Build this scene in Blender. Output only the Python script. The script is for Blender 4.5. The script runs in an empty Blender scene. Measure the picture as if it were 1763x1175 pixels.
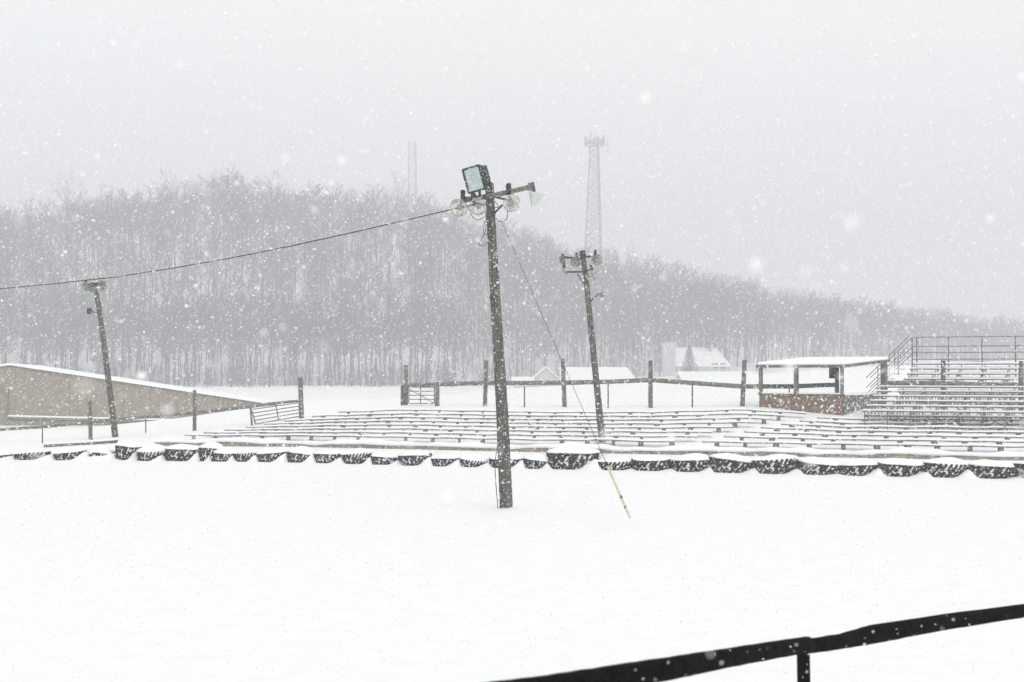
import bpy, math, random
import numpy as np
from mathutils import Vector, Matrix

# ------------------------------------------------------------------ camera, world, sun
SC = bpy.context.scene
COL = SC.collection
FPX = 2448.0                      # focal length in photo pixels (50 mm on 36 mm)
CAMZ = 3.6
TH = math.atan((640.0 - 587.5) / FPX)
cam_d = bpy.data.cameras.new("camera"); cam = bpy.data.objects.new("camera", cam_d); COL.objects.link(cam)
cam.location = (0, 0, CAMZ); cam.rotation_euler = (math.pi / 2 + TH, 0, 0)
cam_d.sensor_width = 36; cam_d.lens = FPX / 1763 * 36
cam_d.clip_start = 0.1; cam_d.clip_end = 4000
cam_d.dof.use_dof = True; cam_d.dof.focus_distance = 48; cam_d.dof.aperture_fstop = 4.0
SC.camera = cam

SUN_EL, SUN_AZ = math.radians(34), math.radians(160)   # behind the camera, to the right
SKY_LO, SKY_HI = .92, .93     # overcast sky: duller at the horizon, brighter overhead
w = bpy.data.worlds.new("World"); SC.world = w; w.use_nodes = True
nt = w.node_tree; nt.nodes.clear()
sky = nt.nodes.new('ShaderNodeTexSky'); sky.sky_type = 'NISHITA'; sky.sun_disc = False
sky.sun_elevation = SUN_EL; sky.sun_rotation = SUN_AZ; sky.dust_density = 6; sky.air_density = 1
bg1 = nt.nodes.new('ShaderNodeBackground'); bg1.inputs[1].default_value = 0.05
bg2 = nt.nodes.new('ShaderNodeBackground'); bg2.inputs[0].default_value = (0.985, 1.0, 0.985, 1); bg2.inputs[1].default_value = 0.42
tcw = nt.nodes.new('ShaderNodeTexCoord'); sx = nt.nodes.new('ShaderNodeSeparateXYZ'); mr = nt.nodes.new('ShaderNodeMapRange')
mr.inputs[1].default_value = 0; mr.inputs[2].default_value = 1; mr.inputs[3].default_value = SKY_LO; mr.inputs[4].default_value = SKY_HI
nt.links.new(tcw.outputs['Generated'], sx.inputs[0]); nt.links.new(sx.outputs['Z'], mr.inputs[0]); nt.links.new(mr.outputs[0], bg2.inputs[1])
mrx = nt.nodes.new('ShaderNodeMapRange'); mrx.inputs[1].default_value = -.35; mrx.inputs[2].default_value = .4; mxw = nt.nodes.new('ShaderNodeMix'); mxw.data_type = 'RGBA'
nt.links.new(sx.outputs['X'], mrx.inputs[0]); nt.links.new(mrx.outputs[0], mxw.inputs[0]); mxw.inputs[6].default_value = (.955, 1.0, .965, 1); mxw.inputs[7].default_value = (1.0, .96, .95, 1)
nt.links.new(mxw.outputs[2], bg2.inputs[0])
add = nt.nodes.new('ShaderNodeAddShader'); out = nt.nodes.new('ShaderNodeOutputWorld')
hs = nt.nodes.new('ShaderNodeHueSaturation'); hs.inputs['Saturation'].default_value = 0.05
nt.links.new(sky.outputs[0], hs.inputs['Color']); nt.links.new(hs.outputs[0], bg1.inputs[0])
nt.links.new(bg1.outputs[0], add.inputs[0]); nt.links.new(bg2.outputs[0], add.inputs[1]); nt.links.new(add.outputs[0], out.inputs[0])

sun_d = bpy.data.lights.new("sun", 'SUN'); sun_d.energy = 0.75; sun_d.angle = math.radians(30); sun_d.color = (1, 0.98, 0.95)
sun = bpy.data.objects.new("sun", sun_d); COL.objects.link(sun)
sun.rotation_euler = (math.pi / 2 - SUN_EL, 0, math.pi - SUN_AZ)

SC.view_settings.view_transform = 'Standard'; SC.view_settings.look = 'None'
SC.view_settings.exposure = 0.15; SC.view_settings.gamma = 1
cy = SC.cycles
cy.max_bounces = 6; cy.diffuse_bounces = 3; cy.volume_bounces = 4; cy.transparent_max_bounces = 12
cy.use_denoising = True; cy.caustics_reflective = False; cy.caustics_refractive = False

rnd = random.Random(7)
R_ = np.random.RandomState(11)

FS = 1.6        # the wood, its houses and the masts stand this much farther off than first surveyed
def FZS(z): return CAMZ + (z - CAMZ) * FS

# ------------------------------------------------------------------ helpers
def P(px, py, D):
    """world point seen at photo pixel (px,py) at depth y = D"""
    a = (px - 881.5) / FPX; b = (587.5 - py) / FPX
    dx, dy, dz = a, math.cos(TH) - b * math.sin(TH), math.sin(TH) + b * math.cos(TH)
    k = D / dy
    return Vector((dx * k, D, CAMZ + dz * k))

def tag(o, label=None, cat=None, group=None, kind=None):
    if label: o['label'] = label
    if cat: o['category'] = cat
    if group: o['group'] = group
    if kind: o['kind'] = kind
    return o

def thing(name, loc, label, cat, group=None):
    o = bpy.data.objects.new(name, None); COL.objects.link(o); o.location = loc
    o.empty_display_size = 0.3
    return tag(o, label, cat, group)

def origin(o):
    v = Vector((0, 0, 0))
    while o is not None:
        v += Vector(o.location); o = o.parent
    return v

class MB:
    def __init__(s): s.v = []; s.f = []
    def box(s, c, sz, rot=None):
        c = Vector(c); n = len(s.v)
        for x in (-.5, .5):
            for y in (-.5, .5):
                for z in (-.5, .5):
                    p = Vector((x * sz[0], y * sz[1], z * sz[2]))
                    if rot is not None: p = rot @ p
                    s.v.append(c + p)
        for f in ((0,1,3,2),(4,6,7,5),(0,4,5,1),(2,3,7,6),(0,2,6,4),(1,5,7,3)):
            s.f.append(tuple(n + i for i in f))
        return s
    def bar(s, a, b, w, h, up=(0, 0, 1)):
        """box of width w (sideways), height h, from a to b"""
        a = Vector(a); b = Vector(b); d = (b - a); L = d.length; d.normalize()
        upv = Vector(up); side = d.cross(upv)
        if side.length < 1e-4: side = Vector((1, 0, 0))
        side.normalize(); u = side.cross(d); u.normalize()
        m = Matrix((d, side, u)).transposed()
        return s.box((a + b) / 2, (L, w, h), m)
    def tube(s, pts, r, n=8, cap=True):
        pts = [Vector(p) for p in pts]
        rr = r if isinstance(r, (list, tuple)) else [r] * len(pts)
        n0 = len(s.v); prev = None
        for i, p in enumerate(pts):
            if i == 0: d = pts[1] - pts[0]
            elif i == len(pts) - 1: d = pts[-1] - pts[-2]
            else: d = pts[i + 1] - pts[i - 1]
            d.normalize()
            if prev is None:
                ref = Vector((0, 0, 1)) if abs(d.z) < .9 else Vector((1, 0, 0))
                a = d.cross(ref).normalized()
            else:
                a = (prev - d * prev.dot(d)).normalized()
            prev = a; b = d.cross(a)
            for k in range(n):
                t = 2 * math.pi * k / n
                s.v.append(p + a * (math.cos(t) * rr[i]) + b * (math.sin(t) * rr[i]))
        for i in range(len(pts) - 1):
            for k in range(n):
                k2 = (k + 1) % n
                s.f.append((n0 + i*n + k, n0 + i*n + k2, n0 + (i+1)*n + k2, n0 + (i+1)*n + k))
        if cap:
            s.f.append(tuple(n0 + k for k in range(n))[::-1])
            s.f.append(tuple(n0 + (len(pts)-1)*n + k for k in range(n)))
        return s
    def lathe(s, prof, n=24, c=(0,0,0), axis=(0,0,1), close=False):
        """prof: list of (r, h) along axis"""
        c = Vector(c); ax = Vector(axis).normalized()
        ref = Vector((0, 0, 1)) if abs(ax.z) < .9 else Vector((1, 0, 0))
        a = ax.cross(ref).normalized(); b = ax.cross(a)
        n0 = len(s.v); m = len(prof)
        for (r, h) in prof:
            for k in range(n):
                t = 2 * math.pi * k / n
                s.v.append(c + ax * h + a * (math.cos(t) * r) + b * (math.sin(t) * r))
        for i in range(m if close else m - 1):
            j = (i + 1) % m
            for k in range(n):
                k2 = (k + 1) % n
                s.f.append((n0 + i*n + k, n0 + i*n + k2, n0 + j*n + k2, n0 + j*n + k))
        return s
    def build(s, name, mat, parent=None, smooth=False, bevel=0, kind=None):
        o0 = origin(parent) if parent is not None else Vector((0, 0, 0))
        me = bpy.data.meshes.new(name)
        me.from_pydata([tuple(Vector(p) - o0) for p in s.v], [], s.f); me.update()
        if smooth: me.polygons.foreach_set('use_smooth', [True] * len(me.polygons))
        me.materials.append(mat)
        o = bpy.data.objects.new(name, me); COL.objects.link(o)
        if parent is not None: o.parent = parent
        if bevel:
            b = o.modifiers.new('bevel', 'BEVEL'); b.width = bevel; b.segments = 2; b.limit_method = 'ANGLE'
        if kind: o['kind'] = kind
        return o

def mesh_np(name, V, F, mat, smooth=False):
    """V (n,3) float, F (m,k) int, all faces of k corners"""
    me = bpy.data.meshes.new(name); m, k = F.shape
    me.vertices.add(len(V)); me.vertices.foreach_set('co', V.astype(np.float32).ravel())
    me.loops.add(m * k); me.loops.foreach_set('vertex_index', F.astype(np.int32).ravel())
    me.polygons.add(m); me.polygons.foreach_set('loop_start', np.arange(0, m * k, k, dtype=np.int32))
    me.polygons.foreach_set('use_smooth', np.full(m, smooth))
    me.update(calc_edges=True); me.materials.append(mat)
    o = bpy.data.objects.new(name, me); COL.objects.link(o)
    return o

# ------------------------------------------------------------------ materials
def mat(name, col, rough=.8, metal=0, col2=None, scale=8, stretch=(1,1,1), bump=0, speck=None, detail=6, lo=.35, hi=.65):
    m = bpy.data.materials.new(name); m.use_nodes = True; t = m.node_tree; p = t.nodes['Principled BSDF']
    p.inputs['Roughness'].default_value = rough; p.inputs['Metallic'].default_value = metal; p.inputs['Specular IOR Level'].default_value = .12 if max(col) < .06 else .3
    p.inputs['Base Color'].default_value = (*col, 1)
    if col2 is None and not bump and speck is None: return m
    tc = t.nodes.new('ShaderNodeTexCoord'); mp = t.nodes.new('ShaderNodeMapping'); mp.inputs['Scale'].default_value = stretch
    t.links.new(tc.outputs['Object'], mp.inputs[0])
    n = t.nodes.new('ShaderNodeTexNoise'); n.inputs['Scale'].default_value = scale; n.inputs['Detail'].default_value = detail
    t.links.new(mp.outputs[0], n.inputs['Vector'])
    last = None
    if col2 is not None:
        r = t.nodes.new('ShaderNodeValToRGB')
        r.color_ramp.elements[0].position = lo; r.color_ramp.elements[0].color = (*col, 1)
        r.color_ramp.elements[1].position = hi; r.color_ramp.elements[1].color = (*col2, 1)
        t.links.new(n.outputs['Fac'], r.inputs[0]); last = r.outputs[0]
    if speck is not None:   # patches of stuck snow: (scale, threshold)
        n2 = t.nodes.new('ShaderNodeTexNoise'); n2.inputs['Scale'].default_value = speck[0]; n2.inputs['Detail'].default_value = 4
        t.links.new(tc.outputs['Object'], n2.inputs['Vector'])
        r2 = t.nodes.new('ShaderNodeValToRGB'); r2.color_ramp.elements[0].position = speck[1]; r2.color_ramp.elements[1].position = speck[1] + .04
        t.links.new(n2.outputs['Fac'], r2.inputs[0])
        mx = t.nodes.new('ShaderNodeMix'); mx.data_type = 'RGBA'
        t.links.new(r2.outputs[0], mx.inputs[0])
        if last is not None: t.links.new(last, mx.inputs[6])
        else: mx.inputs[6].default_value = (*col, 1)
        mx.inputs[7].default_value = (.88, .89, .9, 1); last = mx.outputs[2]
    if last is not None: t.links.new(last, p.inputs['Base Color'])
    if bump:
        b = t.nodes.new('ShaderNodeBump'); b.inputs['Strength'].default_value = bump; b.inputs['Distance'].default_value = .05
        t.links.new(n.outputs['Fac'], b.inputs['Height']); t.links.new(b.outputs[0], p.inputs['Normal'])
    return m

M_snow = mat('snow', (.80, .81, .805), .75, col2=(.83, .84, .835), scale=2.2, bump=.25)
M_cap = mat('snow_cap', (.83, .84, .838), .8, scale=6, bump=.15)
M_flake = bpy.data.materials.new('flake'); M_flake.use_nodes = True; _t = M_flake.node_tree; _t.nodes.clear()
_a = _t.nodes.new('ShaderNodeBsdfDiffuse'); _b = _t.nodes.new('ShaderNodeBsdfTranslucent'); _m = _t.nodes.new('ShaderNodeMixShader'); _o = _t.nodes.new('ShaderNodeOutputMaterial')
_a.inputs[0].default_value = (1, 1, 1, 1); _b.inputs[0].default_value = (1, 1, 1, 1); _m.inputs[0].default_value = .38
_t.links.new(_a.outputs[0], _m.inputs[1]); _t.links.new(_b.outputs[0], _m.inputs[2]); _t.links.new(_m.outputs[0], _o.inputs[0])
M_pole = mat('pole_wood', (.052, .048, .043), .9, col2=(.13, .12, .108), scale=6, stretch=(3, 3, .25), bump=.6, speck=(9, .66))
M_wood = mat('grey_timber', (.09, .085, .075), .9, col2=(.17, .16, .145), scale=5, stretch=(2, 2, .4), bump=.4, speck=(7, .64))
M_rail = mat('log_rail', (.10, .095, .085), .9, col2=(.19, .18, .16), scale=5, bump=.4, speck=(6, .63))
M_plank = mat('bench_timber', (.10, .10, .095), .9, col2=(.2, .2, .19), scale=3, speck=(3, .68))
M_block = mat('block', (.12, .12, .11), .95, col2=(.2, .2, .185), scale=20, speck=(8, .66))
M_tyre = mat('rubber', (.012, .014, .02), .75, speck=(11, .72))
M_carc = mat('rubber_groove', (.015, .017, .022), .8, speck=(5, .53))
M_stone = mat('retaining_wall', (.19, .165, .135), .95, col2=(.33, .29, .24), scale=4, bump=.5, speck=(5, .66))
M_tan = mat('tan_cladding', (.25, .225, .185), .8, col2=(.30, .27, .225), scale=1.2, stretch=(1, 1, 3), speck=(5, .72))
M_tan2 = mat('lower_cladding', (.21, .195, .165), .8, col2=(.26, .24, .205), scale=1.2, speck=(5, .72))
M_brown = mat('brown_board', (.145, .095, .07), .9, col2=(.21, .15, .115), scale=5, stretch=(1, 1, 4), speck=(8, .6))
M_grgr = mat('green_grey_board', (.10, .12, .115), .9, col2=(.17, .19, .18), scale=5, speck=(8, .58))
M_brpost = mat('brown_post', (.16, .12, .09), .9, col2=(.22, .18, .14), scale=8)
M_alu = mat('galvanised_steel', (.11, .115, .12), .6, .3, col2=(.20, .205, .21), scale=9, speck=(6, .66))
M_iron = mat('dark_iron', (.035, .037, .04), .6, .2, speck=(9, .66))
M_black = mat('foreground_log', (.001, .001, .001), .95, col2=(.006, .004, .003), scale=9, bump=1.0)
M_black.node_tree.nodes['Principled BSDF'].inputs['Specular IOR Level'].default_value = .04
M_wire = mat('wire', (.05, .05, .05), .6, .2)
M_bark = mat('bark', (.042, .038, .052), .95, col2=(.115, .105, .135), scale=.06, detail=8, lo=.38, hi=.66)
M_ever = mat('evergreen', (.035, .05, .045), .95, col2=(.09, .10, .10), scale=2)
M_guard = mat('guy_guard', (.50, .44, .27), .6, col2=(.58, .53, .40), scale=4)
M_tape = mat('black_tape', (.015, .015, .015), .6)
M_housewall = mat('house_wall', (.50, .465, .42), .9, col2=(.55, .515, .47), scale=2)
M_housegrey = mat('house_wall_grey', (.42, .43, .45), .9)
M_window = mat('window_glass', (.06, .065, .07), .2)
M_tower = mat('tower_steel', (.19, .19, .20), .7, .2)
M_towerred = mat('tower_red', (.35, .12, .11), .7)
M_lens = mat('flood_lens', (.34, .42, .42), .15, col2=(.52, .60, .60), scale=3)
M_lampg = mat('lamp_green_shade', (.12, .155, .13), .5, col2=(.25, .29, .25), scale=9)

def glass(name, col, alpha):
    m = bpy.data.materials.new(name); m.use_nodes = True; p = m.node_tree.nodes['Principled BSDF']
    p.inputs['Base Color'].default_value = (*col, 1); p.inputs['Roughness'].default_value = .2; p.inputs['Alpha'].default_value = alpha
    return m
M_bowl = glass('clear_reflector', (.62, .64, .62), .42)
_t = M_bowl.node_tree; _n = _t.nodes.new('ShaderNodeTexNoise'); _n.inputs['Scale'].default_value = 4; _r = _t.nodes.new('ShaderNodeValToRGB')
_r.color_ramp.elements[0].position = .46; _r.color_ramp.elements[0].color = (.6, .62, .6, 1); _r.color_ramp.elements[1].position = .62; _r.color_ramp.elements[1].color = (.22, .18, .14, 1)
_c = _t.nodes.new('ShaderNodeTexCoord'); _t.links.new(_c.outputs['Object'], _n.inputs['Vector']); _t.links.new(_n.outputs['Fac'], _r.inputs[0]); _t.links.new(_r.outputs[0], _t.nodes['Principled BSDF'].inputs['Base Color'])
M_cone = glass('pale_reflector', (.68, .72, .71), .8)
M_mud = mat('stained_glass', (.30, .26, .20), .7)

# ------------------------------------------------------------------ terrain
DTX = [-400, -60, -20.9, -8.8, 1.25, 17.1, 60, 400]
DTY = [66, 63, 58, 56.5, 52.5, 47.6, 42, 40]
def Dt(x): return np.interp(x, DTX, DTY)

PXC = np.array([-2500, -600, 0, 156, 335, 450, 519, 700, 900, 1120, 1278, 1450, 1623, 1763, 2300, 4000], float)
def colv(*a): return np.array(a, float)
FD = colv(66, 64, 61, 62, 64, 66, 67, 68, 66.5, 64.5, 62, 62, 60, 60, 58, 58)            # fence depth
FZ = colv(.7, .6, .6, .66, .93, 1.25, 1.41, 2.0, 2.02, 2.05, 2.08, 1.95, 1.9, 1.9, 1.9, 1.9)
CD = colv(75, 75, 75, 75, 76, 78, 80, 100, 110, 115, 120, 120, 120, 120, 120, 120)          # crest
CZ = colv(.2, .2, .23, .65, 1.21, 1.66, 1.87, 1.72, 2.34, 2.8, 3.3, 3.9, 4.24, 4.63, 5.5, 6)
ED = np.maximum(94, CD + 6)
EZ = colv(-1.3, -1.3, -.95, -.35, .35, 1.0, 1.5, 1.65, 2.3, 2.75, 3.2, 3.8, 4.15, 4.5, 5.4, 5.9)          # behind the crest
QZ = colv(-.5, -.5, -.5, -.4, 0, .3, .4, .2, .3, 1.2, 2.2, 3.2, 3.6, 4, 5, 5.5)              # depth 175
BZ = colv(-1.3, -1.3, -1.3, -1.3, -1.3, -1.3, -1.3, -1.1, 0, 2.6, 3.4, 3.8, 4.0, 4.2, 5, 6)                  # depth 235
RPX = [-2500, -600, 0, 120, 385, 560, 700, 880, 1000, 1080, 1180, 1280, 1400, 1560, 1680, 1763, 2300, 4000]
RD = [330, 330, 330, 330, 330, 330, 330, 335, 340, 345, 355, 365, 385, 400, 410, 420, 430, 430]
RZ = [20, 25, 29, 31.5, 34.5, 32.5, 30.5, 24, 20, 18, 16, 13.5, 12, 8, 5.5, 4.5, 4, 4]

DRIFT = []
HUMPS = []     # (x, y, radius, height) of the snow drifted between the tyres
def smooth_noise(x, y):
    return (np.sin(x * .31 + .7 * np.sin(y * .17)) * np.cos(y * .23 + .5) * .5 + np.sin(x * .83 + 1.3 + y * .41) * .25
            + np.sin(x * 1.7 - y * 1.1) * .12 + np.sin(y * 2.3 + x * .6) * .1)

def ground_z(x, y):
    x = np.atleast_1d(np.asarray(x, float)); y = np.atleast_1d(np.asarray(y, float))
    px = 881.5 + FPX * x / np.maximum(y, 20.)
    I = lambda a: np.interp(px, PXC, a)
    dt = Dt(x); wl = np.clip((px - 230) / 50, 0, 1)       # 1 where the retaining wall stands
    rd = np.interp(px, RPX, RD) * FS; rz = FZS(np.interp(px, RPX, RZ)); o = np.ones_like(x)
    D = [o * -300, o * 3, o * 14, o * 19, dt + .8, dt + 1.3 + .1 * wl, dt + 2.3 - .52 * wl, I(FD), I(CD), I(ED), o * 175 * FS, FS * (235 + 35 * np.clip((px - 750) / 150, 0, 1)), rd - 30 * FS, rd, rd + 60 * FS, rd + 400, o * 4000]
    Z = [o * 2.1, o * 2.0, o * .12, o * 0, o * 0, .30 + .0 * wl + 0 * o, .48 + .25 * wl, I(FZ), I(CZ), I(EZ), FZS(I(QZ)), FZS(I(BZ)), FZS(I(BZ)) + (rz - FZS(I(BZ))) * .8, rz, rz - 2, rz * .3, o * 0]
    z = np.zeros_like(x)
    for k in range(len(D) - 1):
        d0, d1 = D[k], np.maximum(D[k + 1], D[k] + .02)
        m = (y >= d0) & (y < d1); t = (y - d0) / (d1 - d0)
        if k in (2, 10, 12, 13): t = t * t * (3 - 2 * t)
        z = np.where(m, Z[k] + (Z[k + 1] - Z[k]) * t, z)
    amp = np.where(y < 180, .035, .5) * np.clip(np.abs(y - dt - 1.7) / 3, 0, 1) * np.where((y > dt + 1) & (y < dt + 13), .35, 1)
    z = z + smooth_noise(x, y) * amp
    far = y > 240 * FS
    z = z + np.where(far, smooth_noise(x * .08, y * .07) * 2.4 * np.clip((y - 240 * FS) / (60 * FS), 0, 1), 0)
    if DRIFT:
        sd = y - dt; near = (sd > -1.6) & (sd < 1.6)
        wy = np.where(sd < .15, np.exp(-((sd - .15) / .45) ** 2), 1.) * near
        ex = np.zeros_like(x)
        for (x0, x1, hh, st) in DRIFT:
            u = (x - x0) / (x1 - x0); t = np.clip((u - st) / (.97 - st), 0, 1)
            ex = np.maximum(ex, np.where((u >= 0) & (u <= 1.03), t * t * (3 - 2 * t) * hh * np.clip((1.03 - u) / .06, 0, 1), 0))
        z = np.maximum(z, z * 0 + ex * wy)
    for (hx, hy, hr, hh) in HUMPS:
        z = z + hh * np.exp(-((x - hx) ** 2 + ((y - hy) * 1.2) ** 2) / (hr * hr))
    return z
def gz(x, y): return float(ground_z(x, y)[0])

def at_px(px, s):
    """x,y of the point s metres behind the tyre line at photo column px"""
    x = 0.
    for _ in range(30): x = (px - 881.5) / FPX * (float(Dt(x)) + s)
    return x, float(Dt(x)) + s

# tyre list: left px, right px, top py, bottom py
TY = [(-38,22,782,793),(28,88,780,793),(96,151,778,790),(154,198,778.5,783),(199,243,767,784),(238,290,776,791),(285,358,773,792),
      (349,382,770,789),(366,408,779,792),(405,446,779,793),(443,496,780,796),(494,546,779,797),(541,592,780,799),(590,641,781,800),
      (638,684,787,800),(687,745,783,802),(741,793,788,804),(791,838,791,804),(842,906,789,805),(904,944,790,803),(941,1032,779,809),
      (1027,1091,794,809),(1087,1156,790,811),(1156,1225,790,812),(1220,1298,791,815),(1296,1373,791,816),(1371,1446,798,815),
      (1442,1513,799,814),(1509,1591,797,820),(1589,1666,799,820),(1663,1746,802,824),(1744,1830,803,828),(1826,1900,806,830)]
tyres = []
for (a, b, t, bt) in TY:
    cx, fy = at_px((a + b) / 2, 0.0); Rr = (b - a) / 2 / FPX * (fy + .6) * 1.0; Rr = max(Rr, .5)
    cxx, cyy = at_px((a + b) / 2, Rr * .95)
    ztop = P(0, t, cyy - Rr * .8).z; tyres.append((cxx, cyy, Rr, max(.20, ztop), t))
DRIFT = []     # snow drifted against the face of each tyre: (x0, x1, height, start)
for i in range(len(tyres) - 1):
    a, b = tyres[i], tyres[i + 1]
    if b[0] < 3: DRIFT.append((a[0] - a[2] * .9, b[0] - b[2] * .9, a[3] * rnd.uniform(.55, .95), rnd.uniform(.42, .68)))
    else: DRIFT.append((a[0] - a[2] * .9, b[0] - b[2] * .9, a[3] * rnd.choice((.1, .2, .35, .6)), rnd.uniform(.4, .65)))
HUMPS.append((-.12, 36.9, .55, .10)); HUMPS.append((3.45, 54.3, .4, .08))
HUMPS.append((tyres[3][0], tyres[3][1] - .5, .8, .2))

xs = np.unique(np.concatenate([np.arange(-40, 40.01, .4), np.arange(-24, 22, .1), np.linspace(-120, 120, 81), np.linspace(-900, 900, 91)]))
ss = np.unique(np.round(np.concatenate([np.linspace(-160, -50, 12), np.arange(-50, -3, 1.0), np.arange(-3, 3, .1), [1.6, 1.66, 1.72, 1.78],
      np.arange(3, 24, .5), np.arange(24, 80, 2.5), np.arange(80, 640, 8), np.arange(640, 1300, 40), np.arange(1300, 2601, 150)]), 3))
X, S = np.meshgrid(xs, ss); Y = S + Dt(X)
Z = ground_z(X.ravel(), Y.ravel()).reshape(X.shape)
nC = len(xs)
def sheet(name, r0, r1, m):
    V = np.stack([X[r0:r1+1].ravel(), Y[r0:r1+1].ravel(), Z[r0:r1+1].ravel()], 1); n = r1 - r0
    i, j = np.meshgrid(np.arange(n), np.arange(nC - 1), indexing='ij'); a = (i * nC + j).ravel()
    F = np.stack([a, a + 1, a + nC + 1, a + nC], 1)
    o = mesh_np(name, V, F, m, True); o['kind'] = 'structure'; return o
rsplit = int(np.argmin(np.abs(ss - 290)))
sheet('ground', 0, rsplit, M_snow)
sheet('hill', rsplit, len(ss) - 1, M_snow)

# ------------------------------------------------------------------ bare trees
def tree_segs(r, h, dens=1.0):
    """segments (p0, p1, r0, r1) of a leafless tree of height h with its base at 0; trunk segments first"""
    T, B = [], []
    lean = Vector((r.uniform(-.06, .06), r.uniform(-.06, .06), 1)); pts = [Vector((0, 0, -.3))]
    nT = 6
    for i in range(1, nT + 1):
        z = h * .93 * i / nT
        pts.append(Vector((lean.x * z + r.uniform(-.15, .15), lean.y * z + r.uniform(-.15, .15), z)))
    rad = lambda t: .0105 * h * (1 - t) ** .8 + .02
    for i in range(nT): T.append((pts[i], pts[i + 1], rad(i / nT), rad((i + 1) / nT)))
    nb = int(16 * dens)
    for k in range(nb):
        t = .38 + .60 * (k + r.random()) / nb; zz = t * nT
        i = min(int(zz), nT - 1); p = pts[i].lerp(pts[i + 1], zz - i)
        az = r.uniform(0, 6.283); el = r.uniform(.45, 1.15); L = h * (.36 * (1.12 - t) + .06) * r.uniform(.8, 1.25)
        d = Vector((math.cos(az) * math.cos(el), math.sin(az) * math.cos(el), math.sin(el)))
        q = p + d * L * .5; d2 = (d + Vector((0, 0, .35)) + Vector((r.uniform(-.2, .2), r.uniform(-.2, .2), 0))).normalized(); e = q + d2 * L * .5
        rb = rad(t) * .5
        B.append((p, q, rb, rb * .65)); B.append((q, e, rb * .65, .018))
        for m in range(4):
            u = r.uniform(.25, 1); bp = p.lerp(q, u * 2) if u < .5 else q.lerp(e, u * 2 - 1)
            dd = (d2 + Vector((r.uniform(-1, 1), r.uniform(-1, 1), r.uniform(-.3, .9))) * .8).normalized(); l2 = L * r.uniform(.28, .5)
            be = bp + dd * l2; B.append((bp, be, rb * .4 + .012, .016))
            for n in range(3):
                tp = bp.lerp(be, r.uniform(.3, 1)); td = (dd + Vector((r.uniform(-1, 1), r.uniform(-1, 1), r.uniform(-.4, 1))) * .8).normalized()
                B.append((tp, tp + td * l2 * r.uniform(.4, .8), .02, .012))
    return T, B

def segs_np(segs):
    A = np.array([s[0] for s in segs]); B = np.array([s[1] for s in segs]); r0 = np.array([s[2] for s in segs]); r1 = np.array([s[3] for s in segs])
    d = B - A; d /= np.linalg.norm(d, axis=1)[:, None] + 1e-9
    ref = np.where(np.abs(d[:, 2:3]) < .9, np.array([[0, 0, 1.]]), np.array([[1., 0, 0]]))
    a = np.cross(d, ref); a /= np.linalg.norm(a, axis=1)[:, None]; b = np.cross(d, a)
    V = []
    for (Pp, rr) in ((A, r0), (B, r1)):
        for k in range(3):
            t = 2 * math.pi * k / 3; V.append(Pp + (a * math.cos(t) + b * math.sin(t)) * rr[:, None])
    V = np.stack(V, 1).reshape(-1, 3); n = len(segs); base = np.arange(n)[:, None] * 6
    F = np.concatenate([base + np.array([[0, 1, 4, 3]]), base + np.array([[1, 2, 5, 4]]), base + np.array([[2, 0, 3, 5]])], 0)
    return V, F

var = []
for k in range(7):
    T, B = tree_segs(random.Random(100 + k), 14.0, 1.0); var.append(segs_np(T + B))
VV, FF, off = [], [], 0
NT = 2500; cnt = 0; tries = 0
while cnt < NT and tries < 60000:
    tries += 1
    px = R_.uniform(-330, 2080); q = R_.random()
    rd = np.interp(px, RPX, RD); y0_ = 220 + 8 * R_.random() + 110 * max(0, (px - 1300) / 463) + 42 * min(max((px - 750) / 150, 0), 1); y = FS * (y0_ + (rd + 12 - y0_) * q)
    x = (px - 881.5) / FPX * y
    h = FS * R_.uniform(.66, 1.12) * (1.0 if px < 1300 else .88)
    V, F = var[R_.randint(7)]; a = R_.uniform(0, 6.283); c, s_ = math.cos(a), math.sin(a)
    Vr = np.stack([(V[:, 0] * c - V[:, 1] * s_) * h * 1.1, (V[:, 0] * s_ + V[:, 1] * c) * h * 1.1, V[:, 2] * h], 1)
    Vr += np.array([x, y, gz(x, y)]); VV.append(Vr); FF.append(F + off); off += len(V); cnt += 1
bush = []
for k in range(5):
    rb = random.Random(900 + k); sg = []
    for i in range(9):
        az = rb.uniform(0, 6.28); p0 = Vector((rb.uniform(-.8, .8), rb.uniform(-.8, .8), -.2)); L = rb.uniform(2.5, 5.5); d = Vector((math.cos(az) * .25, math.sin(az) * .25, 1)).normalized(); p1 = p0 + d * L
        sg.append((p0, p1, .05, .02))
        for j in range(6):
            q0 = p0.lerp(p1, rb.uniform(.2, 1)); dd = (d + Vector((rb.uniform(-1, 1), rb.uniform(-1, 1), rb.uniform(-.3, .6)))).normalized(); sg.append((q0, q0 + dd * rb.uniform(.6, 1.5), .025, .015))
    bush.append(segs_np(sg))
for i in range(330):
    px = R_.uniform(-330, 2080); rd = np.interp(px, RPX, RD); y0_ = 203 + 110 * max(0, (px - 1300) / 463) + 55 * min(max((px - 750) / 150, 0), 1); y = FS * (y0_ + (rd - y0_) * R_.random() ** 1.2); x = (px - 881.5) / FPX * y
    if 1110 < px < 1290 and y < FS * 275: continue
    V, F = bush[R_.randint(5)]; a = R_.uniform(0, 6.283); c, s_ = math.cos(a), math.sin(a); h = FS * R_.uniform(.35, 1.1)
    VV.append(np.stack([(V[:, 0] * c - V[:, 1] * s_) * h * 1.3, (V[:, 0] * s_ + V[:, 1] * c) * h * 1.3, V[:, 2] * h], 1) + np.array([x, y, gz(x, y)])); FF.append(F + off); off += len(V)
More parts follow.
